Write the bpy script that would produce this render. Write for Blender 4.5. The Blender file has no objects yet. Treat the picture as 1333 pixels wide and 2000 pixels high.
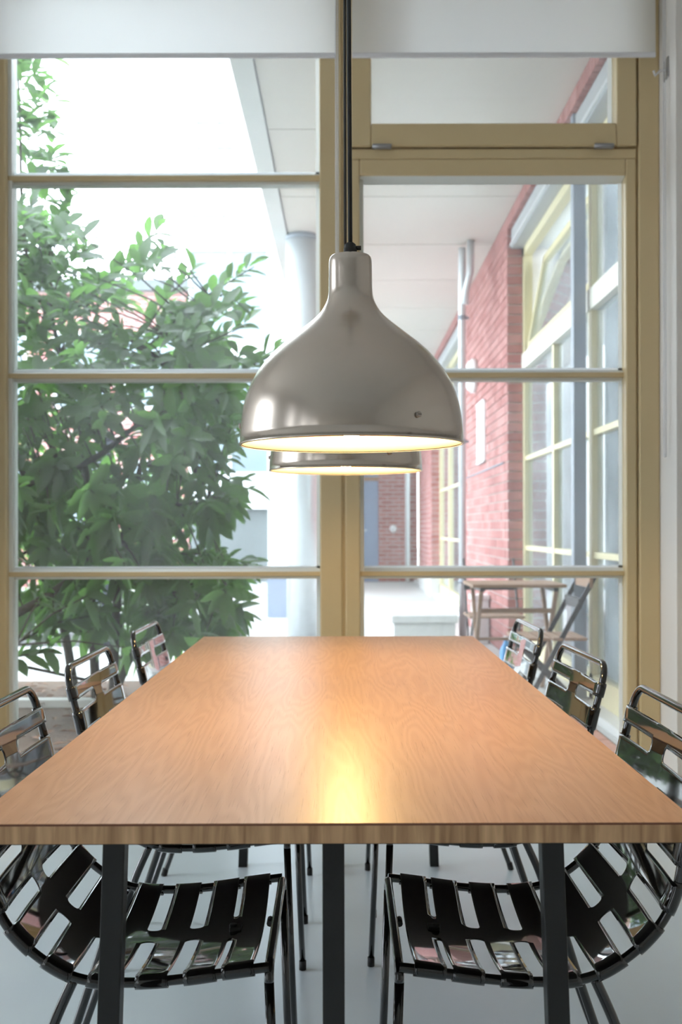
import bpy, bmesh, math, random
from mathutils import Vector, Matrix
random.seed(7)
PI = math.pi
R = math.radians
sc = bpy.context.scene
col = sc.collection

# ------------------------------------------------------------------ camera
cd = bpy.data.cameras.new('camera')
cam = bpy.data.objects.new('camera', cd)
col.objects.link(cam)
cam.location = (0, 0, 1.10)
cam.rotation_euler = (R(90), R(0.12), 0)
cd.sensor_fit = 'VERTICAL'
cd.sensor_height = 36
cd.lens = 37.8
cd.shift_x = -0.00325
cd.shift_y = 0.0155
cd.clip_start = 0.05
cd.dof.use_dof = True
cd.dof.focus_distance = 1.85
cd.dof.aperture_fstop = 6.3
sc.camera = cam

# ------------------------------------------------------------------ sky, light, exposure
SKY = 6.6
w = bpy.data.worlds.new('sky')
sc.world = w
w.use_nodes = True
bg = w.node_tree.nodes['Background']
bg.inputs[0].default_value = (0.87, 0.95, 1.05, 1)
bg.inputs[1].default_value = SKY
sc.view_settings.view_transform = 'Standard'
sc.view_settings.look = 'None'
sc.view_settings.exposure = 0.33
sc.view_settings.gamma = 1.0
sc.view_settings.use_curve_mapping = False
sc.cycles.max_bounces = 10
sc.cycles.diffuse_bounces = 5
sc.cycles.glossy_bounces = 5
sc.cycles.transparent_max_bounces = 24
sc.cycles.transmission_bounces = 6
sc.cycles.sample_clamp_indirect = 6
sc.cycles.use_denoising = True
sc.cycles.caustics_reflective = False
sc.cycles.caustics_refractive = False
BULB = 760.0
BULB_COL = (1.0, 0.64, 0.24, 1)

# ------------------------------------------------------------------ mesh helpers
class MB:
    def __init__(s):
        s.v = []; s.f = []; s.sm = []
    def add(s, vs, fs, smooth=False):
        n = len(s.v)
        s.v += [tuple(p) for p in vs]
        for f in fs:
            s.f.append(tuple(i + n for i in f)); s.sm.append(smooth)
        return s
    def box(s, x0, x1, y0, y1, z0, z1, M=None):
        vs = [Vector((x, y, z)) for z in (z0, z1) for y in (y0, y1) for x in (x0, x1)]
        if M is not None: vs = [M @ p for p in vs]
        return s.add(vs, [(0, 2, 3, 1), (4, 5, 7, 6), (0, 1, 5, 4), (2, 6, 7, 3), (0, 4, 6, 2), (1, 3, 7, 5)])
    def bar(s, a, b, wx, wz, up=(0, 0, 1)):
        a = Vector(a); b = Vector(b); t = (b - a).normalized()
        sd = t.cross(Vector(up))
        if sd.length < 1e-4: sd = t.cross(Vector((0, 1, 0)))
        sd.normalize(); u = sd.cross(t)
        vs = []
        for p in (a, b):
            for i, j in ((-1, -1), (1, -1), (1, 1), (-1, 1)):
                vs.append(p + sd * (i * wx / 2) + u * (j * wz / 2))
        return s.add(vs, [(0, 1, 2, 3), (7, 6, 5, 4), (0, 4, 5, 1), (1, 5, 6, 2), (2, 6, 7, 3), (3, 7, 4, 0)])
    def tube(s, pts, r, n=12, caps=True):
        pts = [Vector(p) for p in pts]
        rs = r if isinstance(r, (list, tuple)) else [r] * len(pts)
        tg = []
        for i in range(len(pts)):
            a = pts[max(i - 1, 0)]; b = pts[min(i + 1, len(pts) - 1)]
            tg.append((b - a).normalized())
        nrm = tg[0].orthogonal().normalized()
        vs = []
        for i, p in enumerate(pts):
            nrm = (nrm - tg[i] * nrm.dot(tg[i]))
            if nrm.length < 1e-6: nrm = tg[i].orthogonal()
            nrm.normalize(); bn = tg[i].cross(nrm)
            for k in range(n):
                a = 2 * PI * k / n
                vs.append(p + (nrm * math.cos(a) + bn * math.sin(a)) * rs[i])
        fs = []
        for i in range(len(pts) - 1):
            for k in range(n):
                k2 = (k + 1) % n
                fs.append((i * n + k, i * n + k2, (i + 1) * n + k2, (i + 1) * n + k))
        s.add(vs, fs, True)
        if caps:
            m = len(pts) - 1
            base = len(s.v) - len(vs)
            s.f.append(tuple(base + k for k in range(n))[::-1]); s.sm.append(False)
            s.f.append(tuple(base + m * n + k for k in range(n))); s.sm.append(False)
        return s
    def lathe(s, prof, n=48, c=(0, 0, 0), axis='z', caps=False):
        vs = []
        for r, z in prof:
            for k in range(n):
                a = 2 * PI * k / n
                p = (r * math.cos(a), r * math.sin(a), z)
                if axis == 'x': p = (z, p[0], p[1])
                if axis == 'y': p = (p[0], z, p[1])
                vs.append((p[0] + c[0], p[1] + c[1], p[2] + c[2]))
        fs = []
        for i in range(len(prof) - 1):
            for k in range(n):
                k2 = (k + 1) % n
                fs.append((i * n + k, i * n + k2, (i + 1) * n + k2, (i + 1) * n + k))
        base = len(s.v)
        s.add(vs, fs, True)
        if caps:
            m = len(prof) - 1
            s.f.append(tuple(base + k for k in range(n))[::-1]); s.sm.append(False)
            s.f.append(tuple(base + m * n + k for k in range(n))); s.sm.append(False)
        return s
    def mesh(s, name, mat=None, fix=True):
        me = bpy.data.meshes.new(name)
        me.from_pydata(s.v, [], s.f)
        me.polygons.foreach_set('use_smooth', s.sm)
        if fix:
            bm = bmesh.new(); bm.from_mesh(me)
            bmesh.ops.recalc_face_normals(bm, faces=bm.faces)
            bm.to_mesh(me); bm.free()
        if mat: me.materials.append(mat)
        me.update()
        return me
    def build(s, name, mat, parent=None, bevel=0, fix=True):
        o = bpy.data.objects.new(name, s.mesh(name, mat, fix))
        col.objects.link(o)
        if parent: o.parent = parent
        if bevel:
            b = o.modifiers.new('bevel', 'BEVEL'); b.width = bevel; b.segments = 2
            b.limit_method = 'ANGLE'; b.angle_limit = R(40)
        return o

def tag(o, label, cat, group=None, kind=None):
    o['label'] = label; o['category'] = cat
    if group: o['group'] = group
    if kind: o['kind'] = kind
    return o
def thing(name, label, cat, loc=(0, 0, 0), rz=0, group=None):
    o = bpy.data.objects.new(name, None); col.objects.link(o)
    o.empty_display_size = 0.1
    o.location = loc; o.rotation_euler = (0, 0, rz)
    return tag(o, label, cat, group)
def setting(name, loc=(0, 0, 0)):
    o = bpy.data.objects.new(name, None); col.objects.link(o)
    o.empty_display_size = 0.1; o.location = loc; o['kind'] = 'structure'
    return o
def struct(name, mb, mat, parent=None, bevel=0):
    o = mb.build(name, mat, parent, bevel)
    if not parent: o['kind'] = 'structure'
    return o
def linked(name, me, parent, loc=(0, 0, 0), rot=(0, 0, 0), scale=(1, 1, 1)):
    o = bpy.data.objects.new(name, me); col.objects.link(o)
    o.parent = parent; o.location = loc; o.rotation_euler = rot; o.scale = scale
    return o
def copy_tree(o, parent=None):
    c = o.copy(); col.objects.link(c)
    if parent: c.parent = parent
    for ch in list(o.children): copy_tree(ch, c)
    return c
def catmull(P, n=8):
    P = [Vector(p) for p in P]; out = []
    for i in range(len(P) - 1):
        p0 = P[max(i - 1, 0)]; p1 = P[i]; p2 = P[i + 1]; p3 = P[min(i + 2, len(P) - 1)]
        for k in range(n):
            t = k / n
            out.append(0.5 * ((2 * p1) + (p2 - p0) * t + (2 * p0 - 5 * p1 + 4 * p2 - p3) * t * t + (3 * p1 - p0 - 3 * p2 + p3) * t ** 3))
    out.append(P[-1])
    return out

# ------------------------------------------------------------------ materials
def mat(name, base=(0.8, 0.8, 0.8), rough=0.5, metal=0.0, spec=0.5, coat=0.0, noise=0.0, nscale=8, bump=0.0, bscale=60):
    m = bpy.data.materials.new(name); m.use_nodes = True
    nt = m.node_tree; b = nt.nodes['Principled BSDF']
    b.inputs['Base Color'].default_value = (*base, 1)
    b.inputs['Roughness'].default_value = rough
    b.inputs['Metallic'].default_value = metal
    b.inputs['Specular IOR Level'].default_value = spec
    b.inputs['Coat Weight'].default_value = coat
    b.inputs['Coat Roughness'].default_value = 0.03
    tc = nt.nodes.new('ShaderNodeTexCoord')
    if noise:
        n = nt.nodes.new('ShaderNodeTexNoise'); n.inputs['Scale'].default_value = nscale; n.inputs['Detail'].default_value = 5
        nt.links.new(tc.outputs['Object'], n.inputs['Vector'])
        mx = nt.nodes.new('ShaderNodeMix'); mx.data_type = 'RGBA'
        mx.inputs['A'].default_value = (*[c * (1 - noise) for c in base], 1)
        mx.inputs['B'].default_value = (*[min(1, c * (1 + noise)) for c in base], 1)
        nt.links.new(n.outputs['Fac'], mx.inputs['Factor'])
        nt.links.new(mx.outputs['Result'], b.inputs['Base Color'])
    if bump:
        n = nt.nodes.new('ShaderNodeTexNoise'); n.inputs['Scale'].default_value = bscale; n.inputs['Detail'].default_value = 4
        nt.links.new(tc.outputs['Object'], n.inputs['Vector'])
        bp = nt.nodes.new('ShaderNodeBump'); bp.inputs['Strength'].default_value = bump; bp.inputs['Distance'].default_value = 0.01
        nt.links.new(n.outputs['Fac'], bp.inputs['Height']); nt.links.new(bp.outputs['Normal'], b.inputs['Normal'])
    return m

M = {}
M['cream'] = mat('ochre_paint', (0.60, 0.475, 0.27), 0.38, noise=0.05, nscale=3, bump=0.05, bscale=25)
M['bead'] = mat('pale_glazing_bead', (0.72, 0.74, 0.70), 0.35)
M['wall'] = mat('white_plaster', (0.72, 0.69, 0.65), 0.8, noise=0.04, nscale=2, bump=0.08, bscale=40)
M['ceiling'] = mat('white_ceiling', (0.80, 0.79, 0.77), 0.9, noise=0.03)
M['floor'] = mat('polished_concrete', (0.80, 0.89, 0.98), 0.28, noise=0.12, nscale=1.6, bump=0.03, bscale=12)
M['black_gloss'] = mat('black_lacquer', (0.005, 0.005, 0.005), 0.05, spec=0.6, coat=0.6)
M['black_satin'] = mat('black_powder_coat', (0.014, 0.014, 0.014), 0.35, spec=0.4)
M['vedge'] = mat('dark_veneer_edge', (0.20, 0.07, 0.035), 0.5)
M['underside'] = mat('dark_shaded_underside', (0.035, 0.027, 0.022), 0.6)
M['rubber'] = mat('black_rubber', (0.01, 0.01, 0.01), 0.6)
M['brick_mortar'] = mat('pale_mortar', (0.62, 0.58, 0.55), 0.9, noise=0.1, nscale=30)
M['concrete'] = mat('pale_concrete', (0.62, 0.62, 0.61), 0.85, noise=0.10, nscale=3, bump=0.1)
M['soffit'] = mat('soffit_panel_paint', (0.62, 0.575, 0.53), 0.8, noise=0.05, nscale=1.2)
M['kerbstone'] = mat('grey_kerbstone', (0.17, 0.17, 0.175), 0.85, noise=0.12, nscale=6, bump=0.1)
M['joint'] = mat('soffit_joint', (0.25, 0.25, 0.25), 0.9)
M['paving'] = mat('courtyard_paving', (0.50, 0.50, 0.49), 0.85, noise=0.12, nscale=9, bump=0.15, bscale=30)
M['gravel'] = mat('pale_gravel', (0.68, 0.67, 0.66), 0.95, noise=0.25, nscale=60, bump=0.4, bscale=90)
M['soil'] = mat('dark_soil', (0.13, 0.085, 0.06), 0.95, noise=0.5, nscale=22, bump=0.6, bscale=40)
M['galv'] = mat('galvanised_steel', (0.66, 0.70, 0.73), 0.32, metal=0.4, noise=0.1, nscale=20)
M['greysteel'] = mat('grey_steel_paint', (0.30, 0.34, 0.40), 0.4)
M['shutter'] = mat('grey_shutter_box', (0.42, 0.44, 0.46), 0.5, noise=0.05)
M['extframe'] = mat('outside_cream_frame', (0.72, 0.65, 0.42), 0.4)
M['extrail'] = mat('outside_pale_rail', (0.80, 0.78, 0.70), 0.4)
M['white'] = mat('white_plastic', (0.8, 0.8, 0.8), 0.4)
M['bluegrey'] = mat('blue_grey_door', (0.30, 0.36, 0.48), 0.5, noise=0.05)
M['facade'] = mat('white_render', (0.82, 0.84, 0.85), 0.8, noise=0.02, nscale=1)
M['greywall'] = mat('grey_render', (0.15, 0.17, 0.175), 0.8, noise=0.08)
M['darkpost'] = mat('dark_grey_post', (0.05, 0.06, 0.08), 0.5)
M['bark'] = mat('dark_bark', (0.06, 0.045, 0.035), 0.9, noise=0.3, nscale=40, bump=0.5, bscale=60)
M['slat'] = mat('weathered_slat', (0.36, 0.23, 0.16), 0.6, noise=0.2, nscale=30)
M['iron'] = mat('dark_iron', (0.04, 0.04, 0.045), 0.4)
M['blue'] = mat('blue_plastic', (0.08, 0.30, 0.62), 0.25)
M['enamel'] = mat('white_enamel', (0.36, 0.36, 0.36), 0.45)
M['cord'] = mat('black_cord', (0.012, 0.012, 0.012), 0.55)
M['steel'] = mat('dark_zinc_screw', (0.40, 0.36, 0.32), 0.35, metal=0.9)
M['hinge'] = mat('grey_hinge', (0.35, 0.35, 0.36), 0.35, metal=0.6)
M['terracotta'] = mat('terracotta_paver', (0.50, 0.25, 0.18), 0.8, noise=0.2, nscale=12)
M['inner'] = mat('room_beyond', (0.85, 0.86, 0.85), 0.9)
M['chain'] = mat('white_bead_chain', (0.72, 0.72, 0.74), 0.4)
M['litter'] = mat('dry_leaf', (0.24, 0.13, 0.08), 0.8, noise=0.4, nscale=5)

def brick_mat(name, c1, c2):
    m = mat(name, c1, 0.85, bump=0.2, bscale=90)
    nt = m.node_tree; b = nt.nodes['Principled BSDF']
    oi = nt.nodes.new('ShaderNodeObjectInfo'); ge = nt.nodes.new('ShaderNodeNewGeometry')
    ad = nt.nodes.new('ShaderNodeMath'); ad.operation = 'ADD'
    fr = nt.nodes.new('ShaderNodeMath'); fr.operation = 'FRACT'
    nt.links.new(oi.outputs['Random'], ad.inputs[0]); nt.links.new(ge.outputs['Random Per Island'], ad.inputs[1])
    nt.links.new(ad.outputs[0], fr.inputs[0])
    mx = nt.nodes.new('ShaderNodeMix'); mx.data_type = 'RGBA'
    mx.inputs['A'].default_value = (*c1, 1); mx.inputs['B'].default_value = (*c2, 1)
    nt.links.new(fr.outputs[0], mx.inputs['Factor']); nt.links.new(mx.outputs['Result'], b.inputs['Base Color'])
    return m
M['brick'] = brick_mat('red_brick', (0.35, 0.135, 0.125), (0.47, 0.23, 0.215))

def brick_tex(name):
    m = mat(name, (0.4, 0.1, 0.1), 0.85)
    nt = m.node_tree; b = nt.nodes['Principled BSDF']
    tc = nt.nodes.new('ShaderNodeTexCoord')
    sx = nt.nodes.new('ShaderNodeSeparateXYZ'); cx = nt.nodes.new('ShaderNodeCombineXYZ')
    nt.links.new(tc.outputs['Object'], sx.inputs[0])
    nt.links.new(sx.outputs['X'], cx.inputs['X']); nt.links.new(sx.outputs['Z'], cx.inputs['Y'])
    br = nt.nodes.new('ShaderNodeTexBrick')
    br.inputs['Scale'].default_value = 1.0
    br.inputs['Brick Width'].default_value = 0.25; br.inputs['Row Height'].default_value = 0.083
    br.inputs['Mortar Size'].default_value = 0.008
    br.inputs['Color1'].default_value = (0.36, 0.13, 0.12, 1); br.inputs['Color2'].default_value = (0.46, 0.21, 0.19, 1)
    br.inputs['Mortar'].default_value = (0.5, 0.46, 0.43, 1)
    nt.links.new(cx.outputs[0], br.inputs['Vector']); nt.links.new(br.outputs['Color'], b.inputs['Base Color'])
    return m
M['bricktex'] = brick_tex('distant_brickwork')

def glass_mat(name, veil=0.03, tint=(0.97, 0.99, 0.98), refl=1.0, rough=0.0):
    m = bpy.data.materials.new(name); m.use_nodes = True
    nt = m.node_tree; nt.nodes.clear()
    out = nt.nodes.new('ShaderNodeOutputMaterial')
    tr = nt.nodes.new('ShaderNodeBsdfTransparent'); tr.inputs[0].default_value = (*tint, 1)
    gl = nt.nodes.new('ShaderNodeBsdfGlossy'); gl.inputs['Roughness'].default_value = rough
    gl.inputs[0].default_value = (1, 1, 1, 1)
    fr = nt.nodes.new('ShaderNodeFresnel'); fr.inputs[0].default_value = 1.45
    mu = nt.nodes.new('ShaderNodeMath'); mu.operation = 'MULTIPLY'; mu.inputs[1].default_value = refl
    nt.links.new(fr.outputs[0], mu.inputs[0])
    m1 = nt.nodes.new('ShaderNodeMixShader')
    nt.links.new(mu.outputs[0], m1.inputs[0]); nt.links.new(tr.outputs[0], m1.inputs[1]); nt.links.new(gl.outputs[0], m1.inputs[2])
    tl = nt.nodes.new('ShaderNodeBsdfTranslucent'); tl.inputs[0].default_value = (0.95, 0.97, 1, 1)  # milky veil mixed into the pane to imitate bright haze
    m2 = nt.nodes.new('ShaderNodeMixShader')
    tc = nt.nodes.new('ShaderNodeTexCoord')
    n = nt.nodes.new('ShaderNodeTexNoise'); n.inputs['Scale'].default_value = 2.2; n.inputs['Detail'].default_value = 6
    nt.links.new(tc.outputs['Object'], n.inputs['Vector'])
    mr = nt.nodes.new('ShaderNodeMapRange')
    mr.inputs[1].default_value = 0.3; mr.inputs[2].default_value = 0.75
    mr.inputs[3].default_value = veil * 0.5; mr.inputs[4].default_value = veil * 1.6
    nt.links.new(n.outputs['Fac'], mr.inputs[0])
    nt.links.new(mr.outputs[0], m2.inputs[0]); nt.links.new(m1.outputs[0], m2.inputs[1]); nt.links.new(tl.outputs[0], m2.inputs[2])
    nt.links.new(m2.outputs[0], out.inputs[0])
    return m
M['glass'] = glass_mat('window_glass', 0.050, refl=0.6)
M['glass_out'] = glass_mat('wing_window_glass', 0.06, tint=(0.90, 0.95, 0.96), refl=1.3)

def fabric():
    m = bpy.data.materials.new('blind_fabric'); m.use_nodes = True
    nt = m.node_tree; nt.nodes.clear()
    out = nt.nodes.new('ShaderNodeOutputMaterial')
    d = nt.nodes.new('ShaderNodeBsdfDiffuse'); d.inputs[0].default_value = (0.66, 0.64, 0.61, 1)
    t = nt.nodes.new('ShaderNodeBsdfTranslucent'); t.inputs[0].default_value = (0.93, 0.93, 0.93, 1)
    mx = nt.nodes.new('ShaderNodeMixShader'); mx.inputs[0].default_value = 0.70
    nt.links.new(d.outputs[0], mx.inputs[1]); nt.links.new(t.outputs[0], mx.inputs[2]); nt.links.new(mx.outputs[0], out.inputs[0])
    # a few rusty water spots along the hem
    tc = nt.nodes.new('ShaderNodeTexCoord')
    n = nt.nodes.new('ShaderNodeTexNoise'); n.inputs['Scale'].default_value = 24; n.inputs['Detail'].default_value = 3
    nt.links.new(tc.outputs['Object'], n.inputs['Vector'])
    mr = nt.nodes.new('ShaderNodeMapRange'); mr.inputs[1].default_value = 0.72; mr.inputs[2].default_value = 0.78
    nt.links.new(n.outputs['Fac'], mr.inputs[0])
    cm = nt.nodes.new('ShaderNodeMix'); cm.data_type = 'RGBA'
    cm.inputs['A'].default_value = (0.66, 0.64, 0.61, 1); cm.inputs['B'].default_value = (0.60, 0.50, 0.36, 1)
    nt.links.new(mr.outputs[0], cm.inputs['Factor']); nt.links.new(cm.outputs['Result'], d.inputs[0])
    return m
M['blind'] = fabric()
def translucent_white():
    m = bpy.data.materials.new('milky_highlight'); m.use_nodes = True
    nt = m.node_tree; nt.nodes.clear()
    out = nt.nodes.new('ShaderNodeOutputMaterial')
    d = nt.nodes.new('ShaderNodeBsdfDiffuse'); d.inputs[0].default_value = (0.85, 0.88, 0.9, 1)
    t = nt.nodes.new('ShaderNodeBsdfTranslucent'); t.inputs[0].default_value = (0.92, 0.95, 0.97, 1)
    mx = nt.nodes.new('ShaderNodeMixShader'); mx.inputs[0].default_value = 0.7
    nt.links.new(d.outputs[0], mx.inputs[1]); nt.links.new(t.outputs[0], mx.inputs[2]); nt.links.new(mx.outputs[0], out.inputs[0])
    return m
M['translucent_white'] = translucent_white()  # lets sky through, so thin strips read as white highlights
M['curtain'] = translucent_white(); M['curtain'].name = 'pale_curtain'

def leaf_mat(name, c1, c2, trans=0.4):
    m = bpy.data.materials.new(name); m.use_nodes = True
    nt = m.node_tree; b = nt.nodes['Principled BSDF']; out = nt.nodes['Material Output']
    b.inputs['Roughness'].default_value = 0.38; b.inputs['Specular IOR Level'].default_value = 0.5
    oi = nt.nodes.new('ShaderNodeObjectInfo'); ge = nt.nodes.new('ShaderNodeNewGeometry')
    ad = nt.nodes.new('ShaderNodeMath'); ad.operation = 'ADD'
    fr = nt.nodes.new('ShaderNodeMath'); fr.operation = 'FRACT'
    nt.links.new(oi.outputs['Random'], ad.inputs[0]); nt.links.new(ge.outputs['Random Per Island'], ad.inputs[1]); nt.links.new(ad.outputs[0], fr.inputs[0])
    mx = nt.nodes.new('ShaderNodeMix'); mx.data_type = 'RGBA'
    mx.inputs['A'].default_value = (*c1, 1); mx.inputs['B'].default_value = (*c2, 1)
    nt.links.new(fr.outputs[0], mx.inputs['Factor']); nt.links.new(mx.outputs['Result'], b.inputs['Base Color'])
    t = nt.nodes.new('ShaderNodeBsdfTranslucent')
    t.inputs[0].default_value = (0.27, 0.58, 0.12, 1)
    ms = nt.nodes.new('ShaderNodeMixShader'); ms.inputs[0].default_value = trans
    nt.links.new(b.outputs[0], ms.inputs[1]); nt.links.new(t.outputs[0], ms.inputs[2]); nt.links.new(ms.outputs[0], out.inputs[0])
    return m
M['leaf'] = leaf_mat('laurel_leaf', (0.026, 0.043, 0.026), (0.050, 0.082, 0.040), 0.34)
M['hedge'] = leaf_mat('hedge_leaf', (0.10, 0.20, 0.05), (0.20, 0.34, 0.09), 0.35)

def wood():
    m = bpy.data.materials.new('oak_veneer'); m.use_nodes = True
    nt = m.node_tree; b = nt.nodes['Principled BSDF']; L = nt.links.new
    tc = nt.nodes.new('ShaderNodeTexCoord')
    def noise(sx, sy, scale, detail, rough=0.55, dist=0.0):
        mp = nt.nodes.new('ShaderNodeMapping'); mp.inputs['Scale'].default_value = (sx, sy, 1)
        L(tc.outputs['Object'], mp.inputs[0])
        n = nt.nodes.new('ShaderNodeTexNoise'); n.inputs['Scale'].default_value = scale
        n.inputs['Detail'].default_value = detail; n.inputs['Roughness'].default_value = rough; n.inputs['Distortion'].default_value = dist
        L(mp.outputs[0], n.inputs['Vector']); return n
    # growth rings: bands of a stretched noise field, which close into cathedral arches
    field = noise(6.0, 0.55, 1.0, 3.0, 0.45, 0.15)
    mul = nt.nodes.new('ShaderNodeMath'); mul.operation = 'MULTIPLY'; mul.inputs[1].default_value = 210.0
    L(field.outputs['Fac'], mul.inputs[0])
    sn = nt.nodes.new('ShaderNodeMath'); sn.operation = 'SINE'; L(mul.outputs[0], sn.inputs[0])
    rg = nt.nodes.new('ShaderNodeMapRange'); rg.inputs[1].default_value = -1; rg.inputs[2].default_value = 1
    L(sn.outputs[0], rg.inputs[0])
    c1 = nt.nodes.new('ShaderNodeMix'); c1.data_type = 'RGBA'
    c1.inputs['A'].default_value = (0.56, 0.335, 0.20, 1); c1.inputs['B'].default_value = (0.615, 0.385, 0.24, 1)
    L(rg.outputs[0], c1.inputs['Factor'])
    # broad tone
    tone = noise(2.2, 0.5, 1.0, 3.0)
    c2 = nt.nodes.new('ShaderNodeMix'); c2.data_type = 'RGBA'; c2.blend_type = 'MULTIPLY'
    L(tone.outputs['Fac'], c2.inputs['Factor']); L(c1.outputs['Result'], c2.inputs['A']); c2.inputs['B'].default_value = (0.94, 0.91, 0.88, 1)
    # pores
    pore = noise(420, 11.0, 1.0, 2.0, 0.6)
    pr = nt.nodes.new('ShaderNodeMapRange'); pr.inputs[1].default_value = 0.58; pr.inputs[2].default_value = 0.72
    L(pore.outputs['Fac'], pr.inputs[0])
    pm = nt.nodes.new('ShaderNodeMath'); pm.operation = 'MULTIPLY'; pm.inputs[1].default_value = 0.45
    L(pr.outputs[0], pm.inputs[0])
    c3 = nt.nodes.new('ShaderNodeMix'); c3.data_type = 'RGBA'
    L(pm.outputs[0], c3.inputs['Factor']); L(c2.outputs['Result'], c3.inputs['A']); c3.inputs['B'].default_value = (0.33, 0.165, 0.085, 1)
    L(c3.outputs['Result'], b.inputs['Base Color'])
    rr = nt.nodes.new('ShaderNodeMapRange'); rr.inputs[3].default_value = 0.27; rr.inputs[4].default_value = 0.36
    L(tone.outputs['Fac'], rr.inputs[0]); L(rr.outputs[0], b.inputs['Roughness'])
    b.inputs['Specular IOR Level'].default_value = 0.15
    bp = nt.nodes.new('ShaderNodeBump'); bp.inputs['Strength'].default_value = 0.10; bp.inputs['Distance'].default_value = 0.0006; bp.invert = True
    L(pr.outputs[0], bp.inputs['Height']); L(bp.outputs['Normal'], b.inputs['Normal'])
    return m
M['wood'] = wood()

def edge_wood():
    m = bpy.data.materials.new('oak_end_edge'); m.use_nodes = True
    nt = m.node_tree; b = nt.nodes['Principled BSDF']; L = nt.links.new
    tc = nt.nodes.new('ShaderNodeTexCoord')
    mp = nt.nodes.new('ShaderNodeMapping'); mp.inputs['Scale'].default_value = (70, 70, 5); L(tc.outputs['Object'], mp.inputs[0])
    n = nt.nodes.new('ShaderNodeTexNoise'); n.inputs['Scale'].default_value = 1; n.inputs['Detail'].default_value = 5; n.inputs['Distortion'].default_value = 0.6
    L(mp.outputs[0], n.inputs['Vector'])
    cr = nt.nodes.new('ShaderNodeValToRGB')
    e = cr.color_ramp.elements
    e[0].position = 0.3; e[0].color = (0.34, 0.18, 0.08, 1); e[1].position = 0.72; e[1].color = (0.74, 0.46, 0.24, 1)
    L(n.outputs['Fac'], cr.inputs[0]); L(cr.outputs[0], b.inputs['Base Color'])
    b.inputs['Roughness'].default_value = 0.55
    return m
M['edge'] = edge_wood()

def alu():
    m = bpy.data.materials.new('spun_aluminium'); m.use_nodes = True
    nt = m.node_tree; b = nt.nodes['Principled BSDF']; L = nt.links.new
    b.inputs['Metallic'].default_value = 1.0
    tc = nt.nodes.new('ShaderNodeTexCoord')
    mp = nt.nodes.new('ShaderNodeMapping'); mp.inputs['Scale'].default_value = (2.0, 2.0, 130); L(tc.outputs['Object'], mp.inputs[0])
    n = nt.nodes.new('ShaderNodeTexNoise'); n.inputs['Scale'].default_value = 1.0; n.inputs['Detail'].default_value = 4; L(mp.outputs[0], n.inputs['Vector'])
    n2 = nt.nodes.new('ShaderNodeTexNoise'); n2.inputs['Scale'].default_value = 9; n2.inputs['Detail'].default_value = 4; L(tc.outputs['Object'], n2.inputs['Vector'])
    mx = nt.nodes.new('ShaderNodeMix'); mx.data_type = 'RGBA'
    mx.inputs['A'].default_value = (0.53, 0.465, 0.40, 1); mx.inputs['B'].default_value = (0.65, 0.575, 0.50, 1)
    L(n2.outputs['Fac'], mx.inputs['Factor']); L(mx.outputs['Result'], b.inputs['Base Color'])
    mr = nt.nodes.new('ShaderNodeMapRange'); mr.inputs[3].default_value = 0.20; mr.inputs[4].default_value = 0.28
    L(n.outputs['Fac'], mr.inputs[0]); L(mr.outputs[0], b.inputs['Roughness'])
    bp = nt.nodes.new('ShaderNodeBump'); bp.inputs['Strength'].default_value = 0.012; bp.inputs['Distance'].default_value = 0.001
    L(n.outputs['Fac'], bp.inputs['Height']); L(bp.outputs['Normal'], b.inputs['Normal'])
    return m
M['alu'] = alu()

def emit(name, c, s):
    m = bpy.data.materials.new(name); m.use_nodes = True
    nt = m.node_tree; nt.nodes.clear()
    out = nt.nodes.new('ShaderNodeOutputMaterial'); e = nt.nodes.new('ShaderNodeEmission')
    e.inputs[0].default_value = c; e.inputs[1].default_value = s
    nt.links.new(e.outputs[0], out.inputs[0]); return m
M['bulb'] = emit('warm_bulb', BULB_COL, BULB)

# ------------------------------------------------------------------ room shell
FY0, FY1 = 4.20, 4.56           # the front wall, inner and outer face
XL, XR, YB, CEIL = -4.6, 3.0, -5.0, 3.70
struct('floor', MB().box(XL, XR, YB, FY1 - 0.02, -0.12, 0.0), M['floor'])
struct('ceiling', MB().box(XL - 0.3, XR + 0.3, YB - 0.3, FY1, CEIL, CEIL + 0.25), M['ceiling'])
OX0, OX1, OZ0, OZ1 = -1.47, 1.300, 0.02, 3.45   # opening of the window
fw = MB()
fw.box(XL - 0.3, OX0, FY0, FY1, 0.0, CEIL)
fw.box(OX1, XR + 0.3, FY0, FY1, 0.0, CEIL)
fw.box(OX0, OX1, FY0, FY1, OZ1, CEIL)
struct('wall_front', fw, M['wall'])
struct('wall_back', MB().box(XL - 0.3, XR + 0.3, YB - 0.3, YB, 0, CEIL), M['wall'])
struct('wall_right', MB().box(XR, XR + 0.3, YB, FY0, 0, CEIL), M['wall'])
wl = MB()
WZ0, WZ1 = 0.08, 3.0
WYS = ((-4.4, 0.7), (-2.4, 0.5), (-0.6, 0.4), (2.0, 2.0))  # unseen windows, added and sized for room fill and lamp streaks
yy = YB
for y, WW in WYS:
    wl.box(XL - 0.3, XL, yy, y, 0, CEIL); yy = y + WW
    wl.box(XL - 0.3, XL, y, y + WW, 0, WZ0); wl.box(XL - 0.3, XL, y, y + WW, WZ1, CEIL)
wl.box(XL - 0.3, XL, yy, FY0, 0, CEIL)
struct('wall_left', wl, M['wall'])
for k_, (y, WW) in enumerate(WYS):
    w3 = setting(('fill_window_3', 'fill_window_7', 'fill_window_8', 'fill_window_9')[k_])
    for yv in (y + .03, y + WW - .03): MB().box(XL - 0.16, XL - 0.08, yv - 0.03, yv + 0.03, WZ0, WZ1).build('jamb', M['cream'], w3)
    for z in (WZ0 + 0.04, 0.93, 1.75, WZ1 - 0.04): MB().box(XL - 0.15, XL - 0.09, y, y + WW, z - 0.025, z + 0.025).build('glazing_bar', M['cream'], w3)

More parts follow.
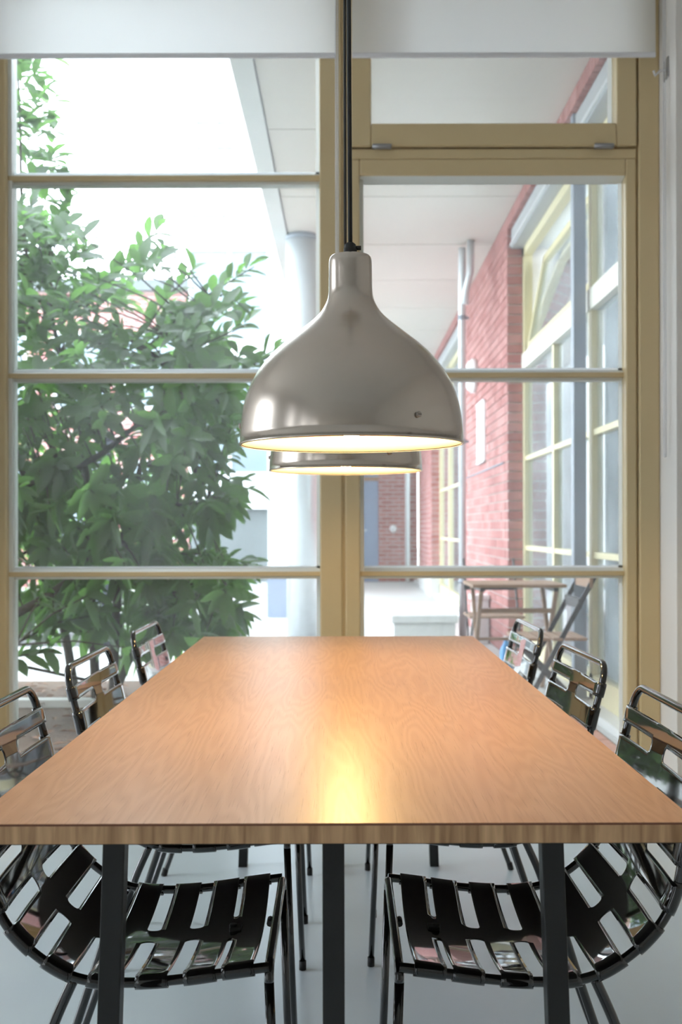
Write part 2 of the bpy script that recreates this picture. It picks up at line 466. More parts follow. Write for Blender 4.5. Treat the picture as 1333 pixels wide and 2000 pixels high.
# -------- the two window units of the front wall
GY = 4.50        # glass
FRY0, FRY1 = 4.43, 4.545   # frame front and back
BARS_L = (0.909, 1.734, 2.555)
k = 4.43 / 2100
w1 = setting('window_1')
w2 = setting('window_2')
def frame_piece(parent, name, x0, x1, z0, z1, y0=FRY0, y1=FRY1, mt='cream', bev=0.006):
    return MB().box(x0, x1, y0, y1, z0, z1).build(name, M[mt], parent, bev)
# unit 1 (left)
frame_piece(w1, 'jamb', OX0 - 0.05, -1.395, OZ0, OZ1)
frame_piece(w1, 'jamb', -0.100, -0.008, OZ0, OZ1)
frame_piece(w1, 'head_rail', -1.395, -0.100, 3.38, OZ1)
frame_piece(w1, 'bottom_rail', -1.395, -0.100, OZ0, 0.085)
def glazing_bars(parent, x0, x1, zs):
    for z in zs:
        b = frame_piece(parent, 'glazing_bar', x0, x1, z - 0.010, z + 0.010, GY - 0.038, GY - 0.012, 'cream', 0.003)
        # sloping pale bead above the bar towards the pane, and a small one below it
        mb = MB()
        y0, y1 = GY - 0.032, GY - 0.006
        mb.add([(x0, y0, z + 0.010), (x1, y0, z + 0.010), (x1, y1, z + 0.024), (x0, y1, z + 0.024),
                (x0, y0, z + 0.006), (x1, y0, z + 0.006), (x1, y1, z + 0.004), (x0, y1, z + 0.004)],
               [(0, 1, 2, 3), (4, 7, 6, 5), (0, 4, 5, 1), (2, 6, 7, 3), (0, 3, 7, 4), (1, 5, 6, 2)])
        mb.box(x0, x1, GY - 0.012, GY + 0.04, z - 0.021, z + 0.004)
        mb.build('glazing_bead', M['bead'], parent)
        MB().add([(x0, GY - .006, z + .010), (x1, GY - .006, z + .010), (x1, GY - .006, z + .032), (x0, GY - .006, z + .032)], [(0, 1, 2, 3)]).build('highlight_strip', M['translucent_white'], parent)  # thin strip added to imitate a white highlight along the bar
glazing_bars(w1, -1.395, -0.100, BARS_L)
def side_beads(parent, x0, x1, z0, z1, wd=0.016):
    MB().box(x0, x0 + wd, GY - 0.035, GY + 0.04, z0, z1).build('glazing_bead', M['bead'], parent)
    MB().add([(x1 - wd, GY - .006, z0), (x1, GY - .006, z0), (x1, GY - .006, z1), (x1 - wd, GY - .006, z1)], [(0, 1, 2, 3)]).build('highlight_strip', M['translucent_white'], parent)  # added strip, a highlight line down the pane edge
side_beads(w1, -1.395, -0.100, 0.085, 3.38)
zs = (0.085,) + BARS_L + (3.38,)
for a, b in zip(zs[:-1], zs[1:]):
    MB().box(-1.395, -0.100, GY - 0.003, GY + 0.003, a + 0.0, b - 0.0).build('pane', M['glass'], w1)
# cover strip between the units
MB().box(-0.008, 0.004, FRY0 + 0.010, FRY1, OZ0, OZ1).build('cover_strip', M['cream'], w1)
# unit 2 (right): fixed light below, tilting sash above
frame_piece(w2, 'jamb', 0.004, 0.066, OZ0, 2.62)
frame_piece(w2, 'jamb', 1.163, 1.208, OZ0, 2.62)
frame_piece(w2, 'side_post', 1.214, OX1, OZ0, OZ1, FRY0 - 0.012, FRY1)
MB().box(1.206, 1.216, FRY0 + 0.014, FRY1, OZ0, OZ1).build('cover_strip', M['cream'], w2)
frame_piece(w2, 'top_rail', 0.066, 1.163, 2.552, 2.62)
frame_piece(w2, 'transom', 0.004, 1.208, 2.62, 2.662)
frame_piece(w2, 'bottom_rail', 0.066, 1.163, OZ0, 0.085)
glazing_bars(w2, 0.066, 1.163, BARS_L[:2])
side_beads(w2, 0.066, 1.163, 0.085, 2.552)
MB().add([(0.066, FRY0 + 0.01, 2.552), (1.163, FRY0 + 0.01, 2.552), (1.163, GY, 2.535), (0.066, GY, 2.535), (0.066, GY, 2.56), (1.163, GY, 2.56)],
         [(0, 1, 2, 3), (3, 2, 5, 4), (0, 4, 5, 1), (0, 3, 4), (1, 5, 2)]).build('glazing_bead', M['bead'], w2)
zs = (0.085,) + BARS_L[:2] + (2.552,)
for a, b in zip(zs[:-1], zs[1:]):
    MB().box(0.066, 1.163, GY - 0.003, GY + 0.003, a, b).build('pane', M['glass'], w2)
sash = MB()
sy0, sy1 = FRY0 - 0.014, FRY1 - 0.02
sash.box(0.030, 0.114, sy0, sy1, 2.668, 3.40); sash.box(1.123, 1.206, sy0, sy1, 2.668, 3.40)
sash.box(0.114, 1.123, sy0, sy1, 2.668, 2.762); sash.box(0.114, 1.123, sy0, sy1, 3.32, 3.40)
sa = sash.build('tilting_sash', M['cream'], w2, 0.006)
MB().box(0.114, 1.123, GY - 0.003, GY + 0.003, 2.762, 3.32).build('pane', M['glass'], sa)
MB().add([(1.104, GY - .006, 2.762), (1.123, GY - .006, 2.762), (1.123, GY - .006, 3.32), (1.104, GY - .006, 3.32)], [(0, 1, 2, 3)]).build('highlight_strip', M['translucent_white'], sa)  # highlight line added beside the sash pane
MB().box(0.114, 1.123, GY - 0.035, GY + 0.03, 2.755, 2.769).build('glazing_bead', M['bead'], sa)
frame_piece(w2, 'jamb', 0.004, 0.028, 2.662, OZ1); frame_piece(w2, 'head_rail', 0.004, 1.208, 3.405, OZ1)
for x in (0.157, 1.068):
    h = MB().box(x - 0.038, x + 0.038, FRY0 - 0.030, FRY0 - 0.012, 2.654, 2.672)
    h.tube([(x - 0.040, FRY0 - 0.026, 2.663), (x + 0.040, FRY0 - 0.026, 2.663)], 0.008, 10)
    h.build('hinge', M['hinge'], w2)

# outer brick reveals on both ends of the opening: single stretchers, one above another
def brick_box(lx, ly, lz=0.071):
    return MB().box(-lx / 2, lx / 2, -ly / 2, ly / 2, -lz / 2, lz / 2).mesh('brick', M['brick'])
COURSE = 0.083
def reveal(name, x0, x1, y0, y1, z0, z1, face):
    core = struct(name, MB().box(x0, x1, y0, y1, z0, z1), M['brick_mortar'])
    lx = x1 - x0; ly = y1 - y0
    me = brick_box(lx + 0.008, ly + 0.008)
    n = int((z1 - z0) / COURSE)
    for i in range(n):
        linked('brick', me, core, ((x0 + x1) / 2 + random.uniform(-.001, .001), (y0 + y1) / 2 + random.uniform(-.001, .001), z0 + (i + 0.5) * COURSE))
    return core
reveal('trim_1', -1.66, -1.425, 4.562, 4.672, 0, 3.74, 1)
reveal('trim_2', 1.215, 1.385, 4.562, 4.715, 0, 3.74, -1)

# ------------------------------------------------------------------ courtyard ground
g = MB().add([(-40, FY1 - 0.02, 0), (40, FY1 - 0.02, 0), (40, 60, 0), (-40, 60, 0), (-40, FY1 - 0.02, -0.1), (40, FY1 - 0.02, -0.1), (40, 60, -0.1), (-40, 60, -0.1)],
             [(0, 1, 2, 3), (7, 6, 5, 4), (0, 4, 5, 1), (1, 5, 6, 2), (2, 6, 7, 3), (3, 7, 4, 0)])
struct('courtyard_ground', g, M['paving'])
struct('side_ground', MB().box(-40, XL - 0.3, -30, FY1 - 0.02, -0.1, -0.004).box(XL - 0.3, 20, -30, YB - 0.3, -0.1, -0.004), M['paving'])
bed = struct('planting_bed', MB().box(-3.6, -0.70, 4.75, 7.55, -0.05, 0.03), M['soil'])
struct('bed_edging', MB().box(-3.6, -0.62, 6.42, 6.52, -0.05, 0.075), M['concrete'])
struct('kerb', MB().box(-7.0, -0.95, 10.0, 10.35, -0.05, 0.13), M['kerbstone'], None, 0.01)
struct('gravel_strip', MB().box(0.25, 1.2, 10.0, 14.5, -0.05, 0.02), M['gravel'])
lit = MB()
for i in range(420):
    x = random.uniform(-3.4, -0.8); y = random.uniform(4.85, 7.4); a = random.uniform(0, 6.28); s = random.uniform(.03, .06)
    c, d = math.cos(a) * s, math.sin(a) * s
    z = 0.036 + random.uniform(0, .02)
    lit.add([(x - c, y - d, z), (x - d * .4, y + c * .4, z + .012), (x + c, y + d, z + .004), (x + d * .4, y - c * .4, z + .01)], [(0, 1, 2, 3)])
o = lit.build('leaf_litter', M['litter'], bed); o['kind'] = 'stuff'
# terracotta pavers beside the wing
pv = struct('paver_strip', MB().box(0.70, 1.36, 4.75, 6.30, -0.04, 0.012), M['soil'])
pm_ = MB().box(-0.049, 0.049, -0.099, 0.099, -0.02, 0.012).mesh('paver', M['terracotta'])
for i in range(6):
    for j in range(7):
        linked('paver', pm_, pv, (0.755 + i * 0.108, 4.86 + j * 0.208 + (0.1 if i % 2 else 0), 0.008 + random.uniform(-.002, .002)))

# ------------------------------------------------------------------ wing: brick wall with recessed windows along the right
WX, WPX = 1.39, 1.516
SOF = 3.74
def brick_run(core, y0, y1, z0, z1, x, limit=None, depth=0.112):
    """stretcher bond on the plane X = x; the nearest bricks are parts, the rest one joined part"""
    sl = []
    n = int((z1 - z0) / COURSE)
    for i in range(n):
        y = y0
        first = True
        while y < y1 - 0.03:
            ln = 0.240 if not (first and i % 2) else 0.115
            ln = min(ln, y1 - y)
            sl.append((y, ln, z0 + (i + 0.5) * COURSE)); y += ln + 0.010; first = False
    sl.sort(key=lambda t: t[0])
    meshes = {}
    rest = MB()
    for q, (y, ln, z) in enumerate(sl):
        pr = random.uniform(0.004, 0.008)
        if limit is not None and q < limit:
            key = round(ln, 3)
            if key not in meshes:
                meshes[key] = MB().box(0, depth, 0, ln, -0.0355, 0.0355).mesh('brick', M['brick'])
            linked('brick', meshes[key], core, (x - pr, y, z))
        else:
            rest.box(x - pr, x - pr + depth, y, y + ln, z - 0.0355, z + 0.0355)
    if rest.v:
        o = rest.build('brickwork', M['brick'], core); o['kind'] = 'stuff'
A0, A1, B0, B1, C0, C1 = 5.0, 9.11, 12.7, 17.1, 19.8, 22.0
core = struct('wing_pier', MB().box(WX + 0.006, 1.9, A1 + 0.12, B0 - 0.12, 0, 3.66).box(WPX, 1.9, A1, A1 + 0.12, 0, 3.66), M['brick_mortar'])
# the far jamb of the first opening: headers facing the photographer
jm = MB().box(0, 0.126, 0, 0.115, -0.0355, 0.0355).mesh('brick', M['brick'])
for i in range(44):
    linked('brick', jm, core, (WX - random.uniform(.003, .007), A1 - random.uniform(0, .003), (i + .5) * COURSE))
MB().box(WX + 0.006, WPX, A1 + 0.012, A1 + 0.12, 0, 3.66).build('mortar', M['brick_mortar'], core)
brick_run(core, A1 + 0.125, B0, 0, 3.66, WX, limit=255)
core2 = struct('far_pier', MB().box(WX + 0.006, 1.95, B1 + 0.012, C0, 0, 3.66), M['brick_mortar'])
brick_run(core2, B1 + 0.13, C0, 0.30, 3.66, WX, limit=0)
fm = MB()
for i in range(4, 44):
    xx = WX
    wd = (0.115, 0.090) if i % 2 else (0.06, 0.145)
    for wv in wd:
        fm.box(xx - 0.004, xx + wv - 0.008, B1, B1 + 0.115, (i + .5) * COURSE - .0355, (i + .5) * COURSE + .0355); xx += wv
o = fm.build('header_course', M['brick'], core2); o['kind'] = 'stuff'
MB().box(WX - 0.02, 1.62, B1 - 0.02, C0, 0, 0.32).build('plinth', M['concrete'], core2)
# brick band and grey shutter boxes below the soffit
band = struct('wing_lintel', MB().box(WX + 0.006, 1.9, 4.75, 22, 3.66, SOF), M['brick_mortar'])
lb = MB(); y = 4.75
while y < 21.9:
    lb.box(WX - .004, WX + .1, y, y + .071, 3.635, 3.735); y += 0.083
o = lb.build('soldier_course', M['brick'], band); o['kind'] = 'stuff'
for y0, y1 in ((A0, A1), (B0, B1), (C0, C1)):
    sb = struct('trim_3', MB().box(WX + 0.03, 1.75, y0, y1, 3.46, 3.62), M['shutter'])
    MB().box(WX + 0.015, WX + 0.05, y0 + .01, y1 - .01, 3.47, 3.50).build('shutter_rail', M['galv'], sb)

def wing_window(name, y0, y1, posts, tilt=None):
    w_ = setting(name)
    def pc(nm, ya, yb, za, zb, d0=0.0, d1=0.07, mt='extframe', parent=w_):
        return MB().box(WPX + d0, WPX + d1, ya, yb, za, zb).build(nm, M[mt], parent)
    pc('jamb', y0, y0 + 0.07, 0.05, 3.46); pc('jamb', y1 - 0.07, y1, 0.05, 3.46)
    pc('head_rail', y0, y1, 3.39, 3.46); pc('bottom_rail', y0, y1, 0.05, 0.20)
    pc('transom', y0, y1, 2.43, 2.56, -0.012, 0.07, 'extrail'); pc('sill', y0, y1, 0.0, 0.05, -0.10, 0.08, 'concrete')
    ys = [y0] + list(posts) + [y1]
    for p in posts: pc('mullion', p - 0.045, p + 0.045, 0.05, 3.46)
    for a, b in zip(ys[:-1], ys[1:]):
        for z in (0.93, 1.68): pc('glazing_bar', a + .04, b - .04, z - 0.018, z + 0.018, 0.008, 0.05)
        for za, zb in ((0.20, 0.93), (0.93, 1.68), (1.68, 2.43)):
            pc('pane', a + .04, b - .04, za, zb, 0.034, 0.040, 'glass_out')
        if tilt and a == tilt: continue
        pc('pane', a + .04, b - .04, 2.56, 3.39, 0.034, 0.040, 'glass_out')
    return w_
p_a = (6.62, 7.82)
w4 = wing_window('window_4', A0, A1, (6.62,), tilt=6.62)
# lower lights of the far half have one more upright
MB().box(WPX + 0.004, WPX + 0.06, 7.79, 7.85, 0.2, 2.43).build('mullion', M['extframe'], w4)
# tilted hopper sash of the far half: hinged on the transom, leaning into the building
ts = MB()
ya, yb = 6.70, 9.02
for (a, b, za, zb) in ((ya, ya + .07, 0, .82), (yb - .07, yb, 0, .82), (ya, yb, 0, .07), (ya, yb, .75, .82)):
    ts.box(0, 0.05, a, b, za, zb)
hs = ts.build('hopper_sash', M['extframe'], w4)
hs.location = (WPX + 0.01, 0, 2.57); hs.rotation_euler = (0, R(10.5), 0)
MB().box(0.022, 0.028, ya + .05, yb - .05, .05, .77).build('pane', M['glass_out'], hs)
w5 = wing_window('window_5', B0, B1, (14.1, 15.6))
w6 = wing_window('window_6', C0, C1, ())
inn = MB()  # roof left mostly open so sky brightens the rooms behind the panes
inn.box(4.2, 4.3, 4.8, 22, 0, 3.7); inn.box(1.62, 4.2, 4.8, 22, -0.05, 0.01); inn.box(1.62, 1.75, 4.8, 22, 3.7, 3.8)
inn.box(1.9, 4.2, 4.75, 4.8, 0, 3.7); inn.box(1.9, 4.2, 10.8, 10.9, 0, 3.7); inn.box(1.9, 4.2, 18.3, 18.4, 0, 3.7)
struct('wing_interior', inn, M['inner'])
cu = MB()
for (y0, y1) in ((5.05, 6.56), (6.68, 9.05)):
    n = 24
    vs = []
    for i in range(n + 1):
        yy = y0 + (y1 - y0) * i / n
        xx = 1.95 + 0.03 * math.sin(i * 1.9)
        vs += [(xx, yy, 0.1), (xx, yy, 3.4)]
    cu.add(vs, [(2 * i, 2 * i + 2, 2 * i + 3, 2 * i + 1) for i in range(n)], True)
cu.build('curtain', M['curtain'], w4)  # translucent curtains, widened to whiten the wing panes
# the end of the passage
ew = struct('passage_end', MB().box(0.70, 1.5, 22.0, 22.2, 0, SOF).box(-0.5, 0.30, 22.0, 22.2, 0, SOF).box(0.3, 0.7, 22.0, 22.2, 2.55, SOF), M['bricktex'])
d1 = setting('door_1')
MB().box(0.30, 0.70, 22.04, 22.1, 0.0, 2.55).build('door_leaf', M['bluegrey'], d1)
MB().box(0.30, 0.70, 22.00, 22.06, 2.06, 2.14).build('door_rail', M['slat'], d1)
MB().tube([(0.36, 22.03, 1.05), (0.36, 21.97, 1.05), (0.46, 21.97, 1.05)], 0.02, 8).build('door_handle', M['galv'], d1)
o = MB().lathe([(0.0, 0), (0.075, 0), (0.075, -0.03), (0.05, -0.06), (0, -0.065)], 20, (1.0, 22.0, 1.08), 'y').build('door_bell', M['white'])
tag(o, 'small round white fitting on the red end wall beside the blue-grey door', 'wall fitting')
dp = struct('trim_4', MB().tube([(1.28, 21.8, 0), (1.28, 21.8, 3.7)], 0.045, 12), M['white'])

# soffit made of panels, its edge beam and the round column
sof = struct('soffit', MB().box(-0.60, 1.9, 4.56, 22.1, SOF + 0.02, SOF + 0.4), M['joint'])
pw = 1.45
y = 4.57 - 0.35
while y < 22:
    y0 = max(y, 4.57)
    MB().box(-0.50, 1.88, y0 + .007, y + pw - .007, SOF, SOF + 0.03).build('soffit_panel', M['soffit'], sof)
    y += pw
struct('soffit_edge', MB().box(-0.64, -0.51, 4.57, 22.1, SOF - 0.015, SOF + 0.42), M['concrete'])
cl = struct('column', MB().lathe([(0.137, 0), (0.137, SOF - 0.02)], 40, (-0.384, 9.7, 0), caps=True), M['galv'])
MB().lathe([(0.142, SOF - .045), (0.142, SOF - 0.001)], 40, (-0.384, 9.7, 0), caps=True).build('collar', M['greysteel'], cl)

# steel post in front of the wing windows, rain pipes, lamp, plate
struct('steel_post', MB().box(1.405, 1.485, 6.58, 6.66, 0, 3.66), M['greysteel'], None, 0.008)
t = thing('rain_pipe', 'silver galvanised rain pipe on the brick wing, with an offset bend below the soffit', 'pipe', (1.10, 10.0, 0))
MB().tube([(0, 0, 0), (0, 0, 3.62), (0.0, 0.0, 3.70)], 0.034, 14).build('pipe', M['galv'], t)
MB().tube([(0.02, -0.08, 3.16), (0.025, -0.09, 3.28), (0.062, -0.12, 3.44), (0.068, -0.12, SOF - 0.005)], 0.034, 14).build('upper_pipe', M['galv'], t)
for z in (0.6, 1.9, 3.05): MB().lathe([(0.038, -.02), (0.038, .02)], 16, (0, 0, z), caps=True).box(0, .06, -.01, .01, z - .012, z + .012).build('pipe_clip', M['greysteel'], t)
t = thing('wall_lamp', 'round white bulkhead lamp mounted high on the red brick wing wall', 'lamp', (WX - 0.006, 11.27, 2.69))
MB().lathe([(0, 0), (0.18, 0), (0.18, -.05), (0, -.05)], 32, axis='x').build('base', M['white'], t)
MB().lathe([(0.165, -.05), (0.15, -.085), (0.10, -.11), (0, -.12)], 32, axis='x').build('diffuser', M['white'], t)
t = thing('notice_board', 'white rectangular plate fixed to the brick wall below the round lamp', 'sign', (WX - 0.006, 10.5, 1.75))
MB().box(-.02, 0, 0, .55, 0, .60).build('board', M['white'], t)
MB().box(-.026, -.02, -.01, .56, -.01, .01).build('rim', M['galv'], t); MB().box(-.026, -.02, -.01, .56, .59, .61).build('rim', M['galv'], t)
o = MB().tube([(WX - .012, 9.3, 1.66), (WX - .012, 12.2, 1.66)], .008, 6).build('wall_cable', M['greysteel'])
tag(o, 'thin grey cable running level along the brick wing below the white plate', 'cable')
o = MB().box(1.22, 1.37, 10.2, 10.35, 0, 0.42).box(1.20, 1.375, 10.18, 10.37, .42, .46).build('meter_box', M['white'])
tag(o, 'small white box standing low against the brick wing wall', 'box')
# concrete bench block
t = thing('concrete_bench', 'pale concrete block bench in the passage, beyond the table end', 'bench', (0.67, 9.0, 0))
MB().box(-.26, .26, 0, 1.5, 0, 0.30).build('base', M['concrete'], t, 0.01)
MB().box(-.28, .28, -.02, 1.52, 0.30, 0.37).build('seat', M['concrete'], t, 0.012)

# ------------------------------------------------------------------ buildings across the courtyard
t = thing('apartment_block', 'white rendered building with blue-grey windows across the courtyard', 'building', (0, 18.0, 0))
MB().box(-2.62, -0.97, 0.3, 4, 0, 12.5).build('wall', M['facade'], t)
MB().box(-1.28, -0.95, 0, 0.4, 0, 12.5).build('pilaster', M['facade'], t)
def px(x, y, D): return ((x - 673) * D / 2100, 1.1 - (y - 1031) * D / 2100)
MB().box(-2.62, -1.28, 0.2, 0.35, 0.20, 1.42).build('garage_front', M['greywall'], t)
MB().box(-2.66, -1.26, 0.05, 0.35, 1.42, 1.60).build('ledge', M['facade'], t)
MB().box(-2.66, -1.26, 0.05, 0.35, 5.86, 6.05).build('ledge', M['facade'], t)
MB().box(-2.66, -1.26, 0.10, 0.35, 3.95, 4.25).build('ledge', M['facade'], t)
M['farglass'] = mat('far_window_glass', (0.20, 0.26, 0.30), 0.08, spec=0.8)
for (x0, x1, z0, z1) in ((-2.50, -2.28, 7.15, 8.0), (-2.15, -1.88, 7.15, 8.0), (-2.58, -1.62, 6.10, 6.42), (-2.58, -1.30, 4.30, 5.80),
                         (-2.58, -1.30, 2.05, 3.90), (-2.4, -1.7, 9.4, 10.6)):
    f = MB().box(x0 - .05, x1 + .05, .22, .31, z0 - .05, z0).box(x0 - .05, x1 + .05, .22, .31, z1, z1 + .05)
    f.box(x0 - .05, x0, .22, .31, z0, z1).box(x1, x1 + .05, .22, .31, z0, z1)
    if x1 - x0 > .5: f.box((x0 + x1) / 2 - .03, (x0 + x1) / 2 + .03, .22, .31, z0, z1)
    elif z1 - z0 > .5: f.box(x0, x1, .22, .31, z0 + .42, z0 + .50)
    fo = f.build('window', M['facade'], t)
    MB().box(x0, x1, .27, .30, z0, z1).build('pane', M['farglass'], fo)
t = thing('brick_house', 'low red brick building seen in gaps behind the big laurel shrub', 'building', (0, 20.0, 0))
MB().box(-7.5, -2.75, 0.0, 4, 0, 5.5).build('wall', M['bricktex'], t)
MB().box(-7.6, -2.7, -.15, 4.1, 5.5, 5.7).build('roof', M['greywall'], t)
for x in (-6.4, -4.9, -3.6):
    for z in (0.9, 3.3):
        f = MB().box(x - .5, x + .5, -.05, .02, z, z + .06).box(x - .5, x + .5, -.05, .02, z + 1.4, z + 1.46).box(x - .5, x - .44, -.05, .02, z, z + 1.46).box(x + .44, x + .5, -.05, .02, z, z + 1.46).build('window', M['facade'], t)
        MB().box(x - .44, x + .44, -.03, -.01, z + .06, z + 1.4).build('pane', M['farglass'], f)
o = MB().box(-.95, -.64, 13.2, 13.5, 0, .50).box(-.97, -.62, 13.18, 13.52, .50, .55).build('service_box', M['bluegrey'])
tag(o, 'low blue-grey box standing on bright paving beside the round column', 'box')

# ------------------------------------------------------------------ plants
def leaf_verts(base, d, up, ln, wd, droop):
    d = d.normalized(); sd = d.cross(up)
    if sd.length < 1e-3: sd = d.orthogonal()
    sd.normalize(); nu = sd.cross(d)
    vs = []
    prof = ((0.0, .10), (.16, .55), (.38, .95), (.62, 1.0), (.84, .62), (1.0, .03))
    for t_, w_ in prof:
        c = base + d * (ln * t_) + Vector((0, 0, -1)) * (droop * ln * t_ * t_)
        h = wd * w_ / 2
        vs += [c - sd * h + nu * h * .35, c, c + sd * h + nu * h * .35]
    fs = []
    for i in range(len(prof) - 1):
        a = i * 3
        fs += [(a, a + 1, a + 4, a + 3), (a + 1, a + 2, a + 5, a + 4)]
    return vs, fs
def inside(poly, x, z):
    r = False; n = len(poly)
    for i in range(n):
        x1, z1 = poly[i]; x2, z2 = poly[(i + 1) % n]
        if (z1 > z) != (z2 > z) and x < (x2 - x1) * (z - z1) / (z2 - z1) + x1: r = not r
    return r
SHRUB = [(-2.75, 3.2), (-2.0, 3.10), (-1.85, 2.98), (-1.68, 3.05), (-1.52, 2.85), (-1.40, 2.62), (-1.27, 2.66), (-1.03, 2.84), (-1.10, 2.62), (-1.36, 2.40),
         (-1.20, 2.22), (-1.02, 2.42), (-.80, 2.55), (-.60, 2.58), (-.62, 2.36), (-.78, 2.28), (-.62, 2.16), (-.42, 2.05), (-.52, 1.86), (-.66, 1.70), (-.72, 1.40),
         (-.66, 1.2), (-.88, 1.02), (-.66, .92), (-.55, .66), (-.78, .40), (-1.25, .34), (-2.0, .60), (-2.75, .60)]
sh = thing('laurel_shrub', 'large laurel shrub with broad green leaves growing just outside the window', 'shrub', (-1.5, 6.4, 0))
base = Vector((0, 0, 0))
br = MB()
def limb(pts, r0, r1, n=7):
    P = catmull(pts, 5)
    return P, [r0 + (r1 - r0) * i / (len(P) - 1) for i in range(len(P))]
stems = [[(0.1, .1, 0.0), (.12, .1, .6), (.22, 0, 1.2), (.45, -.1, 1.9), (.72, -.1, 2.45)],
         [(0, .1, 0.0), (-.05, .15, .8), (-.1, .2, 1.6), (-.25, .1, 2.3), (-.35, .1, 3.0)],
         [(-.12, .1, 0), (-.3, .35, .6), (-.6, .3, 1.2), (-.95, .2, 1.8), (-1.0, .0, 2.8)],
         [(-1.0, -.3, .35), (-.40, -.3, .60), (-.1, -.3, .78), (0.15, -.25, 1.0), (.4, -.2, 1.2), (.7, -.1, 1.25)],
         [(-.85, -.2, 1.2), (-.4, -.3, 1.32), (.05, -.2, 1.5), (.35, -.1, 1.75), (.8, 0, 2.0)],
         [(0.1, .1, .1), (.3, .1, .5), (.55, .05, .75), (.8, 0, .8)],
         [(-.05, 0, .2), (-.3, -.5, .35), (-.5, -.75, .42), (-.2, -.85, .5)]]
twigs = []
for s_ in stems:
    P, rs = limb(s_, 0.032 if s_ is not stems[-1] else 0.010, 0.006)
    MB().tube(P, rs, 8).build('stem', M['bark'], sh)
    twigs += P[4:]
leaves = []
tw = MB()
n = 0
while n < 860:
    X = random.uniform(-2.75, -.4); Z = random.uniform(.3, 3.2)
    if not inside(SHRUB, X, Z): continue
    Yv = random.uniform(-.85, .75)
    sc_ = (6.4 + Yv) / 6.4
    p = Vector((X * sc_ + 1.5, Yv, 1.1 + (Z - 1.1) * sc_))
    if p.z < .2: continue
    n += 1
    # thin twig from the closest limb
    q = min(twigs, key=lambda v: (v - p).length)
    d = (p - q)
    dn = d.normalized() if d.length > .02 else Vector((0, 0, 1))
    if d.length < 1.0: tw.tube([q, (q + p) / 2 + Vector((0, 0, .03)), p], [.006, .005, .003], 5, False)
    hi = max(0.0, min(1.0, (p.z - 1.2) / 1.6))
    ax = (dn * .5 + Vector((random.uniform(-.5, .6), random.uniform(-.5, .3), -.25 + 1.25 * hi))).normalized()
    k_ = random.randint(5, 9)
    s1 = ax.orthogonal().normalized(); s2 = ax.cross(s1)
    ph = random.uniform(0, 6.28)
    for i in range(k_):
        a = ph + i * 2.4
        rad = s1 * math.cos(a) + s2 * math.sin(a)
        dd = (ax * random.uniform(.25, .9) + rad * random.uniform(.7, 1.0)).normalized()
        ln = random.uniform(.105, .17)
        b0 = p - ax * (.012 * i) + rad * .006
        leaves.append((b0, dd, ax, ln, ln * random.uniform(.34, .44), random.uniform(.05, .35) + .25 * (1 - hi)))
# a taller shoot by the brick reveal
ts_ = [(-.38, .1, 2.4), (-.40, -.05, 3.0), (-.40, -.1, 3.6), (-.44, -.1, 4.25)]
P, rs = limb(ts_, .012, .005); MB().tube(P, rs, 8).build('stem', M['bark'], sh)
for q in range(80):
    p = P[random.randrange(4, len(P))] + Vector((random.uniform(-.12, .26), random.uniform(-.15, .15), random.uniform(-.12, .1)))
    for i in range(4):
        dd = Vector((random.uniform(-.7, 1), random.uniform(-.6, .6), random.uniform(-.2, .8)))
        ln = random.uniform(.11, .18)
        leaves.append((p, dd.normalized(), Vector((0, -.3, 1)), ln, ln * .42, .2))
# long sprays that stand out of the crown against the sky
for (a, b, k_) in (((-.30, 0, 2.55), (-.10, -.1, 3.12), 6), ((-.05, 0, 2.4), (.46, -.15, 2.86), 6), ((.35, 0, 2.2), (.98, -.15, 2.62), 8),
                   ((.3, 0, 1.95), (.95, -.1, 2.30), 7), ((.45, 0, 1.75), (1.12, -.15, 2.12), 7), ((-.2, 0, 2.3), (.25, -.1, 2.62), 5), ((.3, .1, 2.3), (.62, -.1, 2.6), 5),
                   ((.5, .1, 1.5), (.95, -.1, 1.30), 5), ((.4, 0, .95), (.98, -.1, .86), 6), ((.3, 0, .75), (.92, -.1, .58), 6), ((-.65, -.65, .28), (-.02, -.78, .46), 7), ((-.35, -.4, .45), (.12, -.45, .62), 6), ((.2, -.2, .35), (.55, -.3, .50), 5)):
    a = Vector(a); b = Vector(b); d = (b - a).normalized()
    tw.tube([a, (a + b) / 2 + Vector((0, 0, .04)), b], [.008, .006, .003], 6, False)
    s1 = d.orthogonal().normalized(); s2 = d.cross(s1)
    for i in range(k_ * 4):
        p = a.lerp(b, (i + .5) / (k_ * 4)) + Vector((0, 0, .02)); an = i * 2.4
        rad = s1 * math.cos(an) + s2 * math.sin(an)
        dd = (d * random.uniform(.5, 1.1) + rad * random.uniform(.5, .9) + Vector((0, 0, .15))).normalized()
        ln = random.uniform(.12, .18)
        leaves.append((p, dd, Vector((random.uniform(-.3, .3), -.5, 1)), ln, ln * .42, random.uniform(.05, .3)))
o = tw.build('twigs', M['bark'], sh); o['kind'] = 'stuff'
def front(l):
    w_ = l[0] + l[1] * .05
    return (6.4 + w_.y) / l[3] + (3 if w_.x < -.75 else 0)
leaves = [l for l in leaves if l[0].z > .22]
leaves.sort(key=front)
ref = [leaf_verts(Vector((0, 0, 0)), Vector((1, 0, 0)), Vector((0, 0, 1)), 1.0, .40, dr) for dr in (.1, .3, .5)]
refm = [MB().add(v, f, True).mesh('leaf', M['leaf'], False) for v, f in ref]
